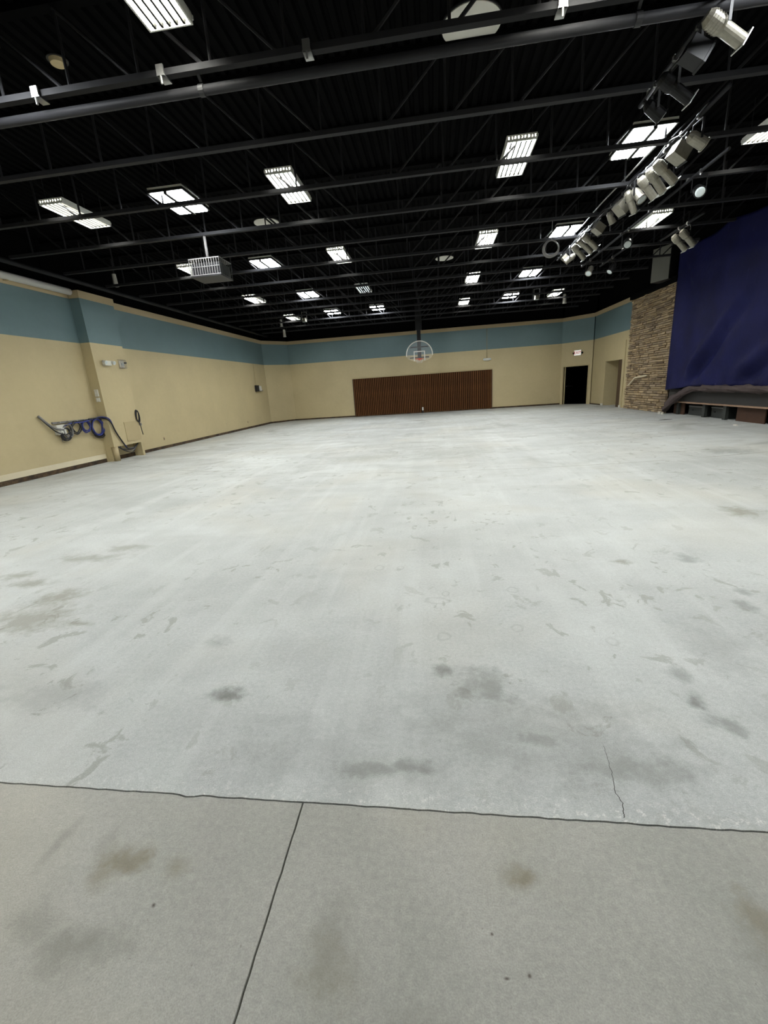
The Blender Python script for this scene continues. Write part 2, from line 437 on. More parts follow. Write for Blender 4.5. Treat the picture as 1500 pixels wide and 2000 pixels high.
# black upper walls between the tan cap and the deck
def upper(name, a, b):
    mb = MB(); wall_seg(mb, a, b, ZTOP, DECK, .25, -.12); return struct(mb.build(name, 'black_wall'))
upper('wall_left_upper', BL, (XL, YF)); upper('wall_left_corner_upper', CL, BL); upper('wall_back_upper', CR, CL); upper('wall_right_corner_upper', BR, CR)
mu = MB(); mu.box(XR + .12, XR + .37, STG - .6, BR[1], ZTOP, DECK); mu.box(XR + .12, XR + .37, YF, STG, ZTOP, DECK); mu.box(XL, XR, YF - .25, YF - .12, ZTOP, DECK)
struct(mu.build('wall_right_upper', 'black_wall'))
pm = MB().box(-.05, .1, -.2, .2, ZTOP, DECK).mesh('pier', 'black_wall')
ulw = bpy.data.objects['wall_left_upper']
for k in range(14):
    inst('pier', pm, ulw, (XL - .2, 5.6 + 1.532 * k, 0))
# tan cap band, a little proud of the wall
def trim(name, a, b, z0=ZT, z1=ZTOP, pr=.02, m='trim_tan'):
    mb = MB(); wall_seg(mb, a, b, z0, z1, .01, pr); return struct(mb.build(name, m))
trim('trim_1', BL, (XL, 13.5)); trim('trim_2', CL, BL); trim('trim_3', CR, CL); trim('trim_4', BR, CR); trim('trim_5', (XR, ST0[1]), BR)
trim('trim_6', (XL, 12.05), (XL, YF)); trim('trim_7', (XR, YF), (XR, STG))
# stripped base: dark adhesive residue along the foot of the walls
def basebd(name, a, b, h=.1):
    mb = MB(); wall_seg(mb, a, b, 0, h, .005, .006); return struct(mb.build(name, 'base_residue'))
basebd('baseboard_left', (XL, 12.05), (XL, YF), .115); basebd('baseboard_left_far', BL, (XL, 13.5), .1); basebd('baseboard_left_corner', CL, BL, .09)
basebd('baseboard_back', CR, CL, .085); basebd('baseboard_right', (XR, A1), BR, .06)
mb = MB(); wall_seg(mb, (XL, 12.05), (XL, YF), .115, .255, .004, .004); struct(mb.build('baseboard_pale_band', 'pale_band'), 'pale strip where the baseboard was removed')

# ceiling: corrugated steel deck, ribs running away from the camera
dk = MB(); x = XL - .4; prof = []
while x < XR + .6:
    prof += [(x, DECK), (x + .07, DECK), (x + .092, DECK + .045), (x + .130, DECK + .045)]; x += .152
vs = [(px, yy, pz) for yy in (YF - .3, YB + .5) for px, pz in prof]; n = len(prof)
dk.add(vs, [(i, i + 1, n + i + 1, n + i) for i in range(n - 1)])
struct(dk.build('ceiling', 'deck_black'), 'black painted corrugated steel roof deck')

# ------------------------------------------------------------------ pilaster on the left wall
PX, PY0, PY1 = -9.65, 12.1, 13.45
pl = MB()
pl.box(XL - .05, PX, PY0, PY1, .43, ZTOP)                       # shaft
pl.box(XL - .05, PX, PY1 - .1, PY1, 0, .43)                     # right foot
pl.box(XL - .05, PX - .12, PY0, PY0 + .12, 0, .43)
pil = struct(pl.build('wall_pilaster', 'wall_paint'), 'shallow tan and blue pilaster on the left wall with a cut-out foot')
MB().box(XL, PX + .02, PY0 - .02, PY1 + .01, ZT, ZTOP + .005).build('cap_band', 'trim_tan', pil)
MB().cyl((PX - .06, PY0 + .1, 0), (PX - .06, PY0 + .1, .43), .085, n=18).build('corner_post', 'tan_paint', pil, True)
MB().box(XL - .01, XL + .012, PY0 + .1, PY1 - .1, 0, .12).build('base_residue', 'base_residue', pil)
hp = MB(); hp.box(PX, PX + .018, 12.74, 13.40, .53, 1.12); hp.build('access_panel', 'tan_paint', pil)
# conduit beside the pilaster, dropping to a box near the floor
cd = thing('wall_conduit', 'thin tan conduit running down the wall beside the pilaster', 'conduit', (XL, 13.75, 0))
MB().cyl((.02, 0, .3), (.02, 0, ZTOP), .014, n=8).build('pipe', 'tan_paint', cd, True)
MB().box(0, .06, -.05, .05, .22, .34).build('junction_box', 'tan_paint', cd)

# white pipe lying along the near left wall's cap
wp = thing('white_pipe', 'long white plastic pipe lying along the top of near left wall', 'pipe', (XL + .1, YF, 4.71))
MB().cyl((0, .2, 0), (0, 17.05, 0), .085, n=16).build('pipe', 'pipe_white', wp, True)
sd = MB()
for yy in (6.2, 9.2, 12.2, 15.2): wpc = MB().box(-.075, .02, yy - .03, yy + .03, -.1, -.083).build('bracket', 'tan_paint', wp)

# ------------------------------------------------------------------ back wall: ribbed brown panel
rp = thing('ribbed_wood_panel', 'wide dark brown vertically ribbed wooden panel on the far wall', 'wall panel', (0, YB, 0))
PXL, PXR, PZ = -4.95, 3.42, 2.31
MB().box(PXL, PXR, -.03, -.001, .03, PZ).build('backing', 'void_black', rp)
ns = 75; pw = (PXR - PXL) / ns
sm = MB().box(-pw * .34, pw * .34, -.05, 0, .05, PZ - .04).mesh('slat', 'slat_wood')
for i in range(ns): inst('slat', sm, rp, (PXL + pw * (i + .5), -.03, 0))
MB().box(PXL - .03, PXR + .03, -.1, 0, PZ - .04, PZ + .03).build('top_rail', 'tan_paint', rp)
MB().box(PXL - .03, PXL, -.09, 0, 0, PZ).build('side_trim', 'door_brown', rp)
MB().box(PXR, PXR + .03, -.09, 0, 0, PZ).build('side_trim', 'door_brown', rp)
MB().box(PXL, PXR, -.09, 0, 0, .05).build('bottom_rail', 'base_residue', rp)
ot = thing('floor_outlet_stub', 'small white outlet stub at the foot of brown ribbed panel', 'outlet', (-.73, YB - .16, 0))
MB().cyl((0, 0, 0), (0, 0, .16), .05, n=10).build('base', 'black_plastic', ot); MB().box(-.045, .045, -.045, .045, .16, .34).build('outlet_head', 'white_paint', ot)

# ------------------------------------------------------------------ basketball goal
bx, by = -.735, 25.0
bk = thing('basketball_goal', 'clear fan-shaped basketball backboard hung on a black mast', 'basketball hoop', (bx, by, 0))
MB().box(-.1, .1, .12, .3, 2.98, 4.5).build('mast', 'spot_black', bk)
MB().box(-.17, .17, .1, .34, 4.5, DECK).build('mast_sleeve', 'spot_black', bk)
ms = MB(); ms.bar((-.47, .1, 3.64), (.47, .1, 3.64), .05, .05); ms.build('upper_arm', 'spot_black', bk)
ms = MB(); ms.bar((-.52, .1, 3.1), (.52, .1, 3.1), .05, .06); ms.build('lower_arm', 'spot_black', bk)
ms = MB(); ms.bar((-.47, .07, 3.64), (-.47, .02, 3.6), .03, .03); ms.bar((.47, .07, 3.64), (.47, .02, 3.6), .03, .03); ms.build('arm_bracket', 'spot_black', bk)
# outline: semicircular top, straight sides, shallow curved bottom
R = .705; cz = 3.24
outl = [(R * math.cos(a), cz + (R * .98) * math.sin(a)) for a in [pi * i / 28 for i in range(29)]]
outl += [(-R, cz - .06)] + [(-.62 + 1.24 * i / 10, cz - .2 - .17 * math.sin(pi * i / 10)) for i in range(11)] + [(R, cz - .06)]
n = len(outl)
gm = MB().add([(x, -.006, z) for x, z in outl] + [(x, .006, z) for x, z in outl], [tuple(range(n)), tuple(reversed(range(n, 2 * n)))] + [(i, n + i, n + (i + 1) % n, (i + 1) % n) for i in range(n)])
bd = gm.build('backboard', 'clear_board', bk)
rim_t = MB(); q = outl[:30]
for i in range(len(q) - 1): rim_t.bar((q[i][0], -.012, q[i][1]), (q[i + 1][0], -.012, q[i + 1][1]), .012, .045, (0, 1, 0)) if False else rim_t.cyl((q[i][0], -.008, q[i][1]), (q[i + 1][0], -.008, q[i + 1][1]), .026, n=6)
rim_t.cyl((R, -.008, cz), (R, -.008, cz - .06), .026, n=6)
rim_t.build('edge_band', 'white_paint', bd)
lo = MB(); ql = outl[30:] 
for i in range(len(ql) - 1): lo.cyl((ql[i][0], -.008, ql[i][1]), (ql[i + 1][0], -.008, ql[i + 1][1]), .014, n=6)
lo.build('lower_edge', 'trim_tan', bd)
tq = MB()
for a, b, c, d in ((-.305, -.255, 2.93, 3.42), (.255, .305, 2.93, 3.42), (-.305, .305, 3.38, 3.43)): tq.box(a, b, -.014, -.007, c, d)
tq.build('shooting_square', 'white_paint', bd)
rimp = [(.225 * math.cos(2 * pi * i / 24), -.38 + .225 * math.sin(2 * pi * i / 24), 3.0) for i in range(24)]
rm = MB().tube(rimp, .014, 6, True); rm.box(-.07, .07, -.18, -.01, 2.94, 3.04)
ro = rm.build('rim', 'rim_orange', bk, True)
nt = MB()
for i in range(12):
    for s in (1, -1):
        a0 = 2 * pi * i / 12; pts = []
        for k in range(5):
            aa = a0 + s * k * .26; rr = .22 - .022 * k
            pts.append((rr * math.cos(aa), -.38 + rr * math.sin(aa), 2.99 - .05 * k))
        nt.tube(pts, .003, 4)
nt.build('net', 'net_white', ro)

# ------------------------------------------------------------------ steel joists
CENT = -.60; ZC = 5.06; NODE = .86; STEP = {1: .87, -1: .84}
JY = lambda n: 5.593 + 1.532 * (n - 1)
chord = MB().box(XL + .35, XR - 1.15, -.04, .04, -.03, .03).mesh('bottom_chord', 'black_steel')
tchord = MB().box(XL - .1, XR + .1, -.06, .06, -.06, 0).mesh('top_chord', 'deck_black')
HJ = DECK - .06 - ZC
vmesh = MB().cyl((0, 0, 0), (0, 0, HJ), .017, n=6).mesh('web_vertical', 'black_steel')
dmesh = {s: MB().cyl((0, 0, 0), (s * NODE * .92, 0, HJ), .02, n=6).mesh('web_diagonal', 'black_steel') for s in (1, -1)}
NJ = 14
for j in range(1, NJ + 1):
    o = thing('bar_joist', 'black open-web steel roof joist, %s one counting from the camera' % ordinal(j - 1), 'joist', (0, JY(j), ZC), 0, 'roof joists')
    inst('bottom_chord', chord, o); inst('top_chord', tchord, o, (0, 0, DECK - ZC))
    for s in (1, -1):
        for k in range(0, 11):
            xx = CENT + s * STEP[s] * k
            if k == 0 and s < 0: continue
            if not (XL + .45 < xx < XR - 1.2): continue
            inst('web_vertical', vmesh, o, (xx, 0, 0))
            if XL < xx + s * (NODE + .1) < XR - .2: inst('web_diagonal', dmesh[s], o, (xx + s * .06 , 0, 0))
# clamps on the nearest joist and the thick black pipe slung under it
bp = thing('black_ceiling_pipe', 'thick black pipe slung under the nearest roof joist', 'pipe', (0, 5.67, 4.91))
MB().cyl((XL + .05, 0, 0), (XR - .05, 0, 0), .048, n=16).build('pipe', 'black_steel', bp, True)
for xx in (-2.45, 2.1, 6.0, -7.0):
    mb = MB(); mb.cyl((xx - .03, 0, 0), (xx + .03, 0, 0), .057, n=16); mb.bar((xx, 0, .08), (xx, -.06, .13), .03, .02); mb.build('hanger_clamp', 'black_plastic', bp)
for i, xx in enumerate((-4.35, -2.83, -1.2, 1.35)):
    t = thing('beam_clamp', ['pale beam clamp on nearest joist, at far left of picture', 'pale beam clamp on nearest joist, below the cut-off ceiling light', 'pale beam clamp on the nearest joist near mid ceiling', 'pale beam clamp on nearest joist left of stage lights'][i], 'clamp', (xx, 5.593, ZC), 0, 'beam clamps on the nearest joist')
    MB().box(-.045, .045, -.075, .075, -.05, -.036).build('jaw', 'bare_metal', t); mb = MB(); mb.box(-.04, .04, -.08, -.056, -.05, .05); mb.cyl((0, -.07, -.05), (0, -.07, -.12), .012, n=6); mb.build('bolt', 'bare_metal', t)
# black services run along the left side of the roof
sv = thing('black_service_pipe', 'black pipe running along the left wall above the tan cap', 'pipe', (-9.62, 0, 4.965))
MB().cyl((0, 3, 0), (0, 26.2, 0), .055, n=12).build('pipe', 'black_steel', sv, True)

# ------------------------------------------------------------------ ceiling lights
ZL = 5.25
LW, LL = .47, 1.24
housing_t = MB(); 
housing_t.box(-LW / 2, LW / 2, -LL / 2, LL / 2, .075, .095)
housing_t_m = housing_t.mesh('housing', 'fixture_white')
side_m = {}
for s in (1, -1):
    mb = MB(); a = s * LW / 2; b = s * (LW / 2 - .02)
    mb.add([(a, -LL / 2, 0), (a, LL / 2, 0), (a, LL / 2, .09), (a, -LL / 2, .09), (b, -LL / 2, 0), (b, LL / 2, 0), (b, LL / 2, .09), (b, -LL / 2, .09)],
           [(0, 1, 2, 3), (7, 6, 5, 4), (0, 4, 5, 1), (2, 6, 7, 3), (0, 3, 7, 4), (1, 5, 6, 2)])
    side_m[s] = mb.mesh('side_rail', 'fixture_white')
end_m = {}
for s in (1, -1):
    mb = MB(); yy = s * LL / 2
    # slotted end plate: light spills through the slots
    mb.box(-LW / 2, LW / 2, yy - .008, yy + .008, 0, .035); mb.box(-LW / 2, LW / 2, yy - .008, yy + .008, .07, .09)
    for k in range(10): xx = -LW / 2 + LW * k / 9; mb.box(xx - .012, xx + .012, yy - .008, yy + .008, .035, .07)
    end_m[s] = mb.mesh('end_plate', 'fixture_white')
tube_m = MB().cyl((0, -LL / 2 + .04, 0), (0, LL / 2 - .04, 0), .015, n=8).mesh('lamp_tube', 'tube_glow', True)
tube_faint_glow = MB().cyl((0, -LL / 2 + .04, 0), (0, LL / 2 - .04, 0), .015, n=8).mesh('lamp_tube', 'dim_glow', True)
refl_m = MB().add([(-.02, -LL / 2 + .02, .035), (-.02, LL / 2 - .02, .035), (-.011, LL / 2 - .02, -.03), (-.011, -LL / 2 + .02, -.03), (.011, -LL / 2 + .02, -.03), (.011, LL / 2 - .02, -.03), (.02, -LL / 2 + .02, .035), (.02, LL / 2 - .02, .035)], [(0, 1, 2, 3), (3, 2, 5, 4), (4, 5, 7, 6)]).mesh('reflector_ridge', 'lamp_line_dark')  # ridges coloured dark so lines read between the glowing tubes
wire_m = MB().cyl((0, 0, 0), (0, 0, DECK - ZL - .09), .006, n=5).mesh('hanger_wire', 'black_steel')
def tube_light(x, y, label, lit=True):
    o = thing('tube_ceiling_light', label, 'ceiling light', (x, y, ZL), 0, 'ceiling lights in rows')
    inst('housing', housing_t_m, o)
    for s in (1, -1): inst('side_rail', side_m[s], o); inst('end_plate', end_m[s], o)
    for k in range(6): inst('lamp_tube', tube_m if lit else tube_faint_glow, o, (-LW / 2 + LW * (k + .5) / 6, 0, .03))
    for k in range(1, 6): inst('reflector_ridge', refl_m, o, (-LW / 2 + LW * k / 6, 0, .03))
    for sx, sy in ((1, 1), (1, -1), (-1, 1), (-1, -1)): inst('hanger_wire', wire_m, o, (sx * .18, sy * .5, .09))
    return o
PW, PL = .66, 1.0
ph = MB(); ph.box(-PW / 2, PW / 2, -PL / 2, PL / 2, .05, .1); ph_m = ph.mesh('housing', 'fixture_white')
pf = MB()
for s in (1, -1): pf.box(s * PW / 2 - .012, s * PW / 2 + .012, -PL / 2, PL / 2, .015, .06); pf.box(-PW / 2, PW / 2, s * PL / 2 - .012, s * PL / 2 + .012, .015, .06)
pf.box(-.028, .028, -PL / 2, PL / 2, -.025, .06); pf_m = pf.mesh('frame', 'lamp_line_dark')
lens = MB(); lens.box(-.134, .134, -.48, .48, 0, .05); lens_m = lens.mesh('lens_panel', 'panel_glow')
def panel_light(x, y, label):
    o = thing('panel_ceiling_light', label, 'ceiling light', (x, y, ZL), 0, 'ceiling lights in rows')
    inst('housing', ph_m, o); inst('frame', pf_m, o)
    for s in (1, -1): inst('lens_panel', lens_m, o, (s * .163, 0, 0))
    for sx, sy in ((1, 1), (1, -1), (-1, 1), (-1, -1)): inst('hanger_wire', wire_m, o, (sx * .2, sy * .4, .1))
    return o
COLS = [(-6.87, 't', 'leftmost'), (-4.70, 'p', 'second from left'), (-2.53, 't', 'third from left'), (1.52, 't', 'third from right'), (3.57, 'p', 'second from right'), (5.66, 't', 'rightmost')]
ROWS = [(.35, 'unseen row added above the viewer'), (4.7, 'row cut by picture top'), (9.1, 'nearest full row'), (13.55, 'second full row'), (17.9, 'third full row'), (22.1, 'farthest row')]
for ry, rn in ROWS:
    for cx, kind, cn_ in COLS:
        if ry == 17.9 and cx == 5.66: continue
        if ry == .35 and kind == 't': continue  # only panels above the viewer: out of view, added to brighten the near floor
        yy = ry + (.55 if (ry == 22.1 and kind == 't') else 0)
        if kind == 't':
            lit = not (ry == 17.9 and cx == -2.53)
            if ry == 22.1 and cx == -2.53: panel_light(cx, ry, 'white twin-panel ceiling light, %s in the %s' % (cn_, rn)); continue
            tube_light(cx, yy if cx < 5 else yy - .1, ('yellowish open tube ceiling light, %s in the %s' if lit else 'unlit grey tube ceiling light with added dim glow, %s in the %s') % (cn_, rn), lit)
        else: panel_light(cx, yy, 'white twin-panel ceiling light, %s in the %s' % (cn_, rn))

# pale round discs on the deck
for i, (xx, yy, r, lb) in enumerate([(-4.08, 12.17, .31, 'pale round disc on deck above the projector joist, left'), (.5, 17.11, .31, 'pale round disc on the deck near mid ceiling'), (.6, 6.88, .36, 'large pale round disc on deck at top of picture')]):
    t = thing('ceiling_disc', lb, 'ceiling disc', (xx, yy, DECK), 0, 'round discs on the roof deck')
    MB().cyl((0, 0, -.03), (0, 0, 0), r, n=40).build('plate', 'disc_white', t); MB().cyl((0, 0, -.02), (0, 0, .0), r + .012, n=40).build('ring', 'black_steel', t)
t = thing('smoke_detector', 'small round tan detector on the black deck at upper left', 'detector', (-4.58, 6.34, DECK))
MB().cyl((0, 0, -.05), (0, 0, 0), .085, .1, n=24).build('cover', 'disc_tan', t); MB().cyl((0, 0, -.01), (0, 0, 0), .12, n=24).build('base', 'black_plastic', t)

# ------------------------------------------------------------------ projector under the fourth joist
pj = thing('hanging_projector', 'grey caged projector hanging on a pole from the ceiling', 'projector', (-4.85, 10.2, 4.36))
MB().cyl((0, 0, .18), (0, 0, ZC - 4.36 - .03), .03, n=12).build('pole', 'cable_grey', pj, True)
bd_ = MB().box(-.3, .34, -.22, .3, -.12, .1).build('body', 'black_plastic', pj)
MB().box(-.33, .37, -.26, .34, .17, .19).build('top_plate', 'cable_grey', pj)
mb = MB()
for k in range(13):
    xx = -.32 + .68 * k / 12; mb.cyl((xx, -.25, .17), (xx, -.25, -.14), .008, n=5)
mb.cyl((-.33, -.25, -.14), (.37, -.25, -.14), .01, n=5); mb.cyl((-.33, -.25, .02), (.37, -.25, .02), .008, n=5); mb.build('front_grille', 'cable_grey', pj)
mb = MB()
for k in range(8):
    yy = -.25 + .58 * k / 7; mb.cyl((.36, yy, .17), (.36, yy, -.14), .008, n=5)
mb.cyl((.36, -.25, -.14), (.36, .33, -.14), .01, n=5); mb.build('side_grille', 'case_grey', pj)
MB().box(-.33, .37, -.26, .34, -.17, -.15).build('bottom_tray', 'black_plastic', pj)
MB().cyl((-.3, .1, -.01), (-.46, .1, -.01), .07, .085, n=18).build('lens', 'white_paint', pj, True)

# ------------------------------------------------------------------ stage lighting
ZP = 4.99
def pipe_run(xx, y0, y1, label, r=.028):
    t = thing('lighting_pipe', label, 'pipe', (xx, 0, ZP), 0, 'stage lighting pipes')
    MB().cyl((0, y0, 0), (0, y1, 0), r, n=10).build('pipe', 'black_steel', t, True)
    yy = JY(1)
    while yy < y1:
        if yy > y0: MB().box(-.03, .03, yy - .03, yy + .03, 0, .04).build('pipe_clamp', 'bare_metal', t)
        yy += 1.532
    return t
XA, XB, XCc, XD = 2.85, 3.83, 4.9, 6.28
pipe_run(XA, 5.0, 7.4, 'short black lighting pipe near the camera at upper right')
pipe_run(XB, 7.2, 15.2, 'long black lighting pipe carrying the row of grey stage lights')
pipe_run(XCc, 9.0, 16.4, 'black lighting pipe carrying round-faced lamps right of grey row')
pipe_run(XD, 12.2, 14.2, 'short black pipe carrying the pair of lights beside blue tarp')
pipe_run(5.54, 14.4, 16.6, 'short black pipe carrying the lone dark lamp above stone wall')

SM = {}
def spot_meshes(fin):
    if fin in SM: return SM[fin]
    d = {}
    mb = MB(); mb.cyl((0, 0, .30), (0, 0, .36), .018, n=8); mb.box(-.035, .035, -.025, .025, .33, .415); mb.box(-.05, -.03, -.02, .02, .34, .4); d['clamp'] = mb.mesh('clamp', 'bare_metal')
    mb = MB(); mb.box(-.02, .02, -.135, .135, .285, .30); mb.box(-.02, .02, -.145, -.135, -.02, .30); mb.box(-.02, .02, .135, .145, -.02, .30); d['yoke'] = mb.mesh('yoke', 'spot_black')
    # profile spotlight along +X
    mb = MB(); mb.cyl((-.26, 0, 0), (-.2, 0, 0), .07, .105, n=18); mb.cyl((-.2, 0, 0), (-.02, 0, 0), .105, .105, n=18); mb.cyl((-.02, 0, 0), (.02, 0, 0), .105, .085, n=18); d['p_body'] = mb.mesh('lamp_house', fin)
    mb = MB(); mb.cyl((.02, 0, 0), (.34, 0, 0), .085, .085, n=18); d['p_barrel'] = mb.mesh('barrel', fin)
    mb = MB()
    for k in range(4): xx = -.18 + .04 * k; mb.cyl((xx, 0, 0), (xx + .014, 0, 0), .112, n=18)
    d['p_fins'] = mb.mesh('cooling_fins', fin)
    mb = MB(); mb.box(.34, .355, -.105, .105, -.105, .105); d['frame'] = mb.mesh('colour_frame', 'bare_metal')
    mb = MB(); mb.cyl((.355, 0, 0), (.36, 0, 0), .08, n=18); d['lens'] = mb.mesh('lens', 'lens_glass')
    # par can along +X
    mb = MB(); mb.cyl((-.2, 0, 0), (-.12, 0, 0), .06, .1, n=18); mb.cyl((-.12, 0, 0), (.16, 0, 0), .1, .105, n=18); d['c_body'] = mb.mesh('can', fin)
    mb = MB(); mb.cyl((.16, 0, 0), (.175, 0, 0), .125, n=18); d['c_ring'] = mb.mesh('front_ring', fin)
    mb = MB(); mb.cyl((.175, 0, 0), (.185, 0, 0), .098, .07, n=18); d['c_lens'] = mb.mesh('lens', 'lens_glass')
    mb = MB(); mb.cyl((-.2, 0, 0), (-.25, 0, 0), .035, n=10); d['c_cap'] = mb.mesh('rear_cap', 'spot_black')
    # box wash light along +X
    mb = MB(); mb.box(-.2, .14, -.16, .16, -.14, .14); d['b_body'] = mb.mesh('box_housing', fin)
    mb = MB(); mb.box(.14, .18, -.175, .175, -.155, .155); d['b_ring'] = mb.mesh('colour_frame', 'spot_black')
    mb = MB(); mb.box(.18, .186, -.14, .14, -.12, .12); d['b_lens'] = mb.mesh('lens', 'lens_glass')
    SM[fin] = d; return d
def spot(kind, x, y, rz, tilt, label, fin='spot_grey', sc=1., drop=0., zz=None):
    d = spot_meshes(fin)
    z = (ZP - .375 * sc) if zz is None else zz
    o = thing('stage_light', label, 'stage light', (x, y, z), math.radians(rz), 'stage lights')
    o.scale = (sc, sc, sc)
    inst('clamp', d['clamp'], o); inst('yoke', d['yoke'], o)
    r = (0, math.radians(tilt), 0)
    if kind == 'p':
        b = inst('lamp_house', d['p_body'], o, rot=r); inst('cooling_fins', d['p_fins'], b)
        inst('barrel', d['p_barrel'], o, rot=r); inst('colour_frame', d['frame'], o, rot=r); inst('lens', d['lens'], o, rot=r)
    elif kind == 'c':
        inst('can', d['c_body'], o, rot=r); inst('front_ring', d['c_ring'], o, rot=r); inst('lens', d['c_lens'], o, rot=r); inst('rear_cap', d['c_cap'], o, rot=r)
    else:
        inst('box_housing', d['b_body'], o, rot=r); inst('colour_frame', d['b_ring'], o, rot=r); inst('lens', d['b_lens'], o, rot=r)
    return o
spot('p', XA, 5.62, 8, 30, 'stage light with bright front frame, nearest the camera', 'spot_grey', .72)
spot('b', XA, 6.05, 0, 30, 'box stage light coloured black for shade, second from camera on short near pipe', 'spot_black', .6)  # rest of the near pipe coloured black to stand in for lack of light
spot('p', XA, 6.5, 5, 34, 'slim stage light coloured black for shade, third from camera on short near pipe', 'spot_black', .72)
spot('c', XA, 6.95, 0, 40, 'can light coloured black for shade, last on the short near pipe', 'spot_black', .72)
FL = [('c', 7.85, 5, 30, 1.0), ('b', 8.30, 8, 32, 1.1), ('p', 8.78, 10, 40, 1.0), ('p', 9.08, 20, 44, 1.0), ('p', 9.40, 10, 48, .95), ('c', 9.72, -60, 50, 1.0), ('p', 10.05, 30, 55, .9),
      ('b', 10.42, 15, 42, 1.1), ('c', 11.0, 20, 60, .85), ('b', 11.70, 10, 34, 1.0), ('p', 12.35, 10, 40, 1.0), ('p', 12.70, 10, 40, 1.0), ('p', 13.2, 14, 44, 1.0), ('c', 13.9, 160, 30, 1.0), ('b', 14.3, 0, 40, .8)]
nmk = {'c': 'can light', 'b': 'box light', 'p': 'spotlight'}
for i, (k, yy, rz, tl, s) in enumerate(FL):
    spot(k, XB, yy, rz, tl, 'grey stage %s, %s from the camera on the long pipe' % (nmk[k], ordinal(i)), 'spot_grey', s * (.62 if k == 'b' else .76))
spot('c', XCc, 9.79, -105, 28, 'round-faced can light hanging right of the grey row, nearest one', 'spot_black', .8)
spot('c', XCc, 12.82, -110, 30, 'round-faced can light hanging right of the grey row, middle one', 'spot_black', .8)
spot('c', XCc, 15.56, -130, 45, 'round-faced can light hanging right of the grey row, farthest one', 'spot_grey', .8)
spot('c', 5.54, 15.53, -160, 50, 'lone dark can light hanging above the stone wall', 'spot_black', .8)
spot('p', XD, 13.22, 12, 42, 'grey spotlight beside the blue tarp, left of the pair', 'spot_grey', .8)
spot('p', XD, 12.85, 12, 42, 'grey spotlight beside the blue tarp, right of the pair', 'spot_grey', .8)
# small lamps at the far end and on the left
def yoke_lamp(x, y, z, label, r=.11):
    t = thing('yoke_lamp', label, 'lamp', (x, y, z), 0, 'small lamps hung near the far joists')
    MB().cyl((0, 0, 0), (0, 0, .16), r, r * .9, n=14).build('can', 'spot_grey', t)
    MB().cyl((0, 0, -.01), (0, 0, 0), r * .8, n=14).build('lens', 'lens_glass', t)
    mb = MB(); mb.box(-r - .02, -r, -.015, .015, .08, .42); mb.box(r, r + .02, -.015, .015, .08, .42); mb.box(-r - .02, r + .02, -.015, .015, .42, .44); mb.build('yoke', 'bare_metal', t)
    MB().box(-.02, .02, -.02, .02, .44, DECK - z - .0).build('stem', 'black_steel', t)
yoke_lamp(-6.08, 22.0, 4.93, 'small can lamp in a U yoke at the far left of ceiling')
yoke_lamp(4.62, 21.6, 4.93, 'small can lamp in a U yoke at the far right of ceiling')
def flood(x, y, z, rz, label, s=1.):
    t = thing('flood_lamp', label, 'lamp', (x, y, z), math.radians(rz), 'white flood lamps')
    t.scale = (s, s, s)
    MB().cyl((0, 0, -.22), (0, 0, .1), .07, .055, n=14).build('can', 'white_paint', t); MB().cyl((0, 0, -.24), (0, 0, -.22), .08, n=14).build('front_ring', 'fixture_white', t)
    MB().box(-.02, .02, -.02, .02, .1, (DECK - z) / s).build('stem', 'black_steel', t)
flood(-9.42, 13.45, 5.32, 0, 'white flood lamp high on the left above the pilaster')
flood(-8.25, 25.0, 5.5, 0, 'upper white flood lamp in the far left corner', 1.1)
flood(-8.2, 25.2, 5.0, 0, 'lower white flood lamp in the far left corner', 1.1)
flood(6.35, 23.6, 5.25, 0, 'white flood lamp near the far right corner', 1.2)
# cables around the stage lights
def cable(name, pts, r, m, label, sub=8, group=None):
    P = [Vector(p) for p in pts]; out = []
    for i in range(len(P) - 1):
        p0, p1, p2, p3 = P[max(i - 1, 0)], P[i], P[i + 1], P[min(i + 2, len(P) - 1)]
        for k in range(sub):
            t = k / sub
            out.append(.5 * ((2 * p1) + (-p0 + p2) * t + (2 * p0 - 5 * p1 + 4 * p2 - p3) * t * t + (-p0 + 3 * p1 - 3 * p2 + p3) * t ** 3))
    out.append(P[-1]); o0 = out[0]
    o = MB().tube([p - o0 for p in out], r, 6).build(name, m, None, True, o0)
    return tag(o, label, 'cable', group)
cable('power_cable', [(XB - .12, 8.9, 5.11), (XB - .12, 9.6, 5.108), (XB - .12, 10.2, 5.108), (XB - .14, 11.2, 5.108), (XB - .1, 12.6, 5.108)], .016, 'bare_metal', 'pale conduit lying on the joists beside the long lighting pipe')
cable('power_cable', [(XB - .03, 7.6, ZP + .03), (XB - .08, 8.1, ZP - .07), (XB - .06, 8.6, ZP + .02), (XB - .08, 9.2, ZP - .09), (XB - .05, 9.8, ZP + .02), (XB - .09, 10.6, ZP - .12), (XB - .05, 11.4, ZP + .02), (XB - .09, 12.2, ZP - .1), (XB - .05, 13.0, ZP + .02), (XB - .09, 14.0, ZP - .12), (XB - .04, 15.0, ZP + .02)], .012, 'cable_black', 'black power cable looping along the long lighting pipe')
co_ = thing('cable_coil', 'pale coiled cable hanging left of the grey stage lights', 'cable', (2.81, JY(5), 4.48))
for k in range(4):
    rr = .15 + .012 * k; MB().tube([(rr * math.cos(a) , .02 * k + .03 * math.sin(2 * a), rr * math.sin(a)) for a in [2 * pi * i / 24 for i in range(24)]], .01, 6, True).build('loop', 'cable_grey', co_, True)
MB().cyl((0, .02, .15), (0, .0, ZC - 4.48 - .03), .008, n=6).build('hook', 'bare_metal', co_)

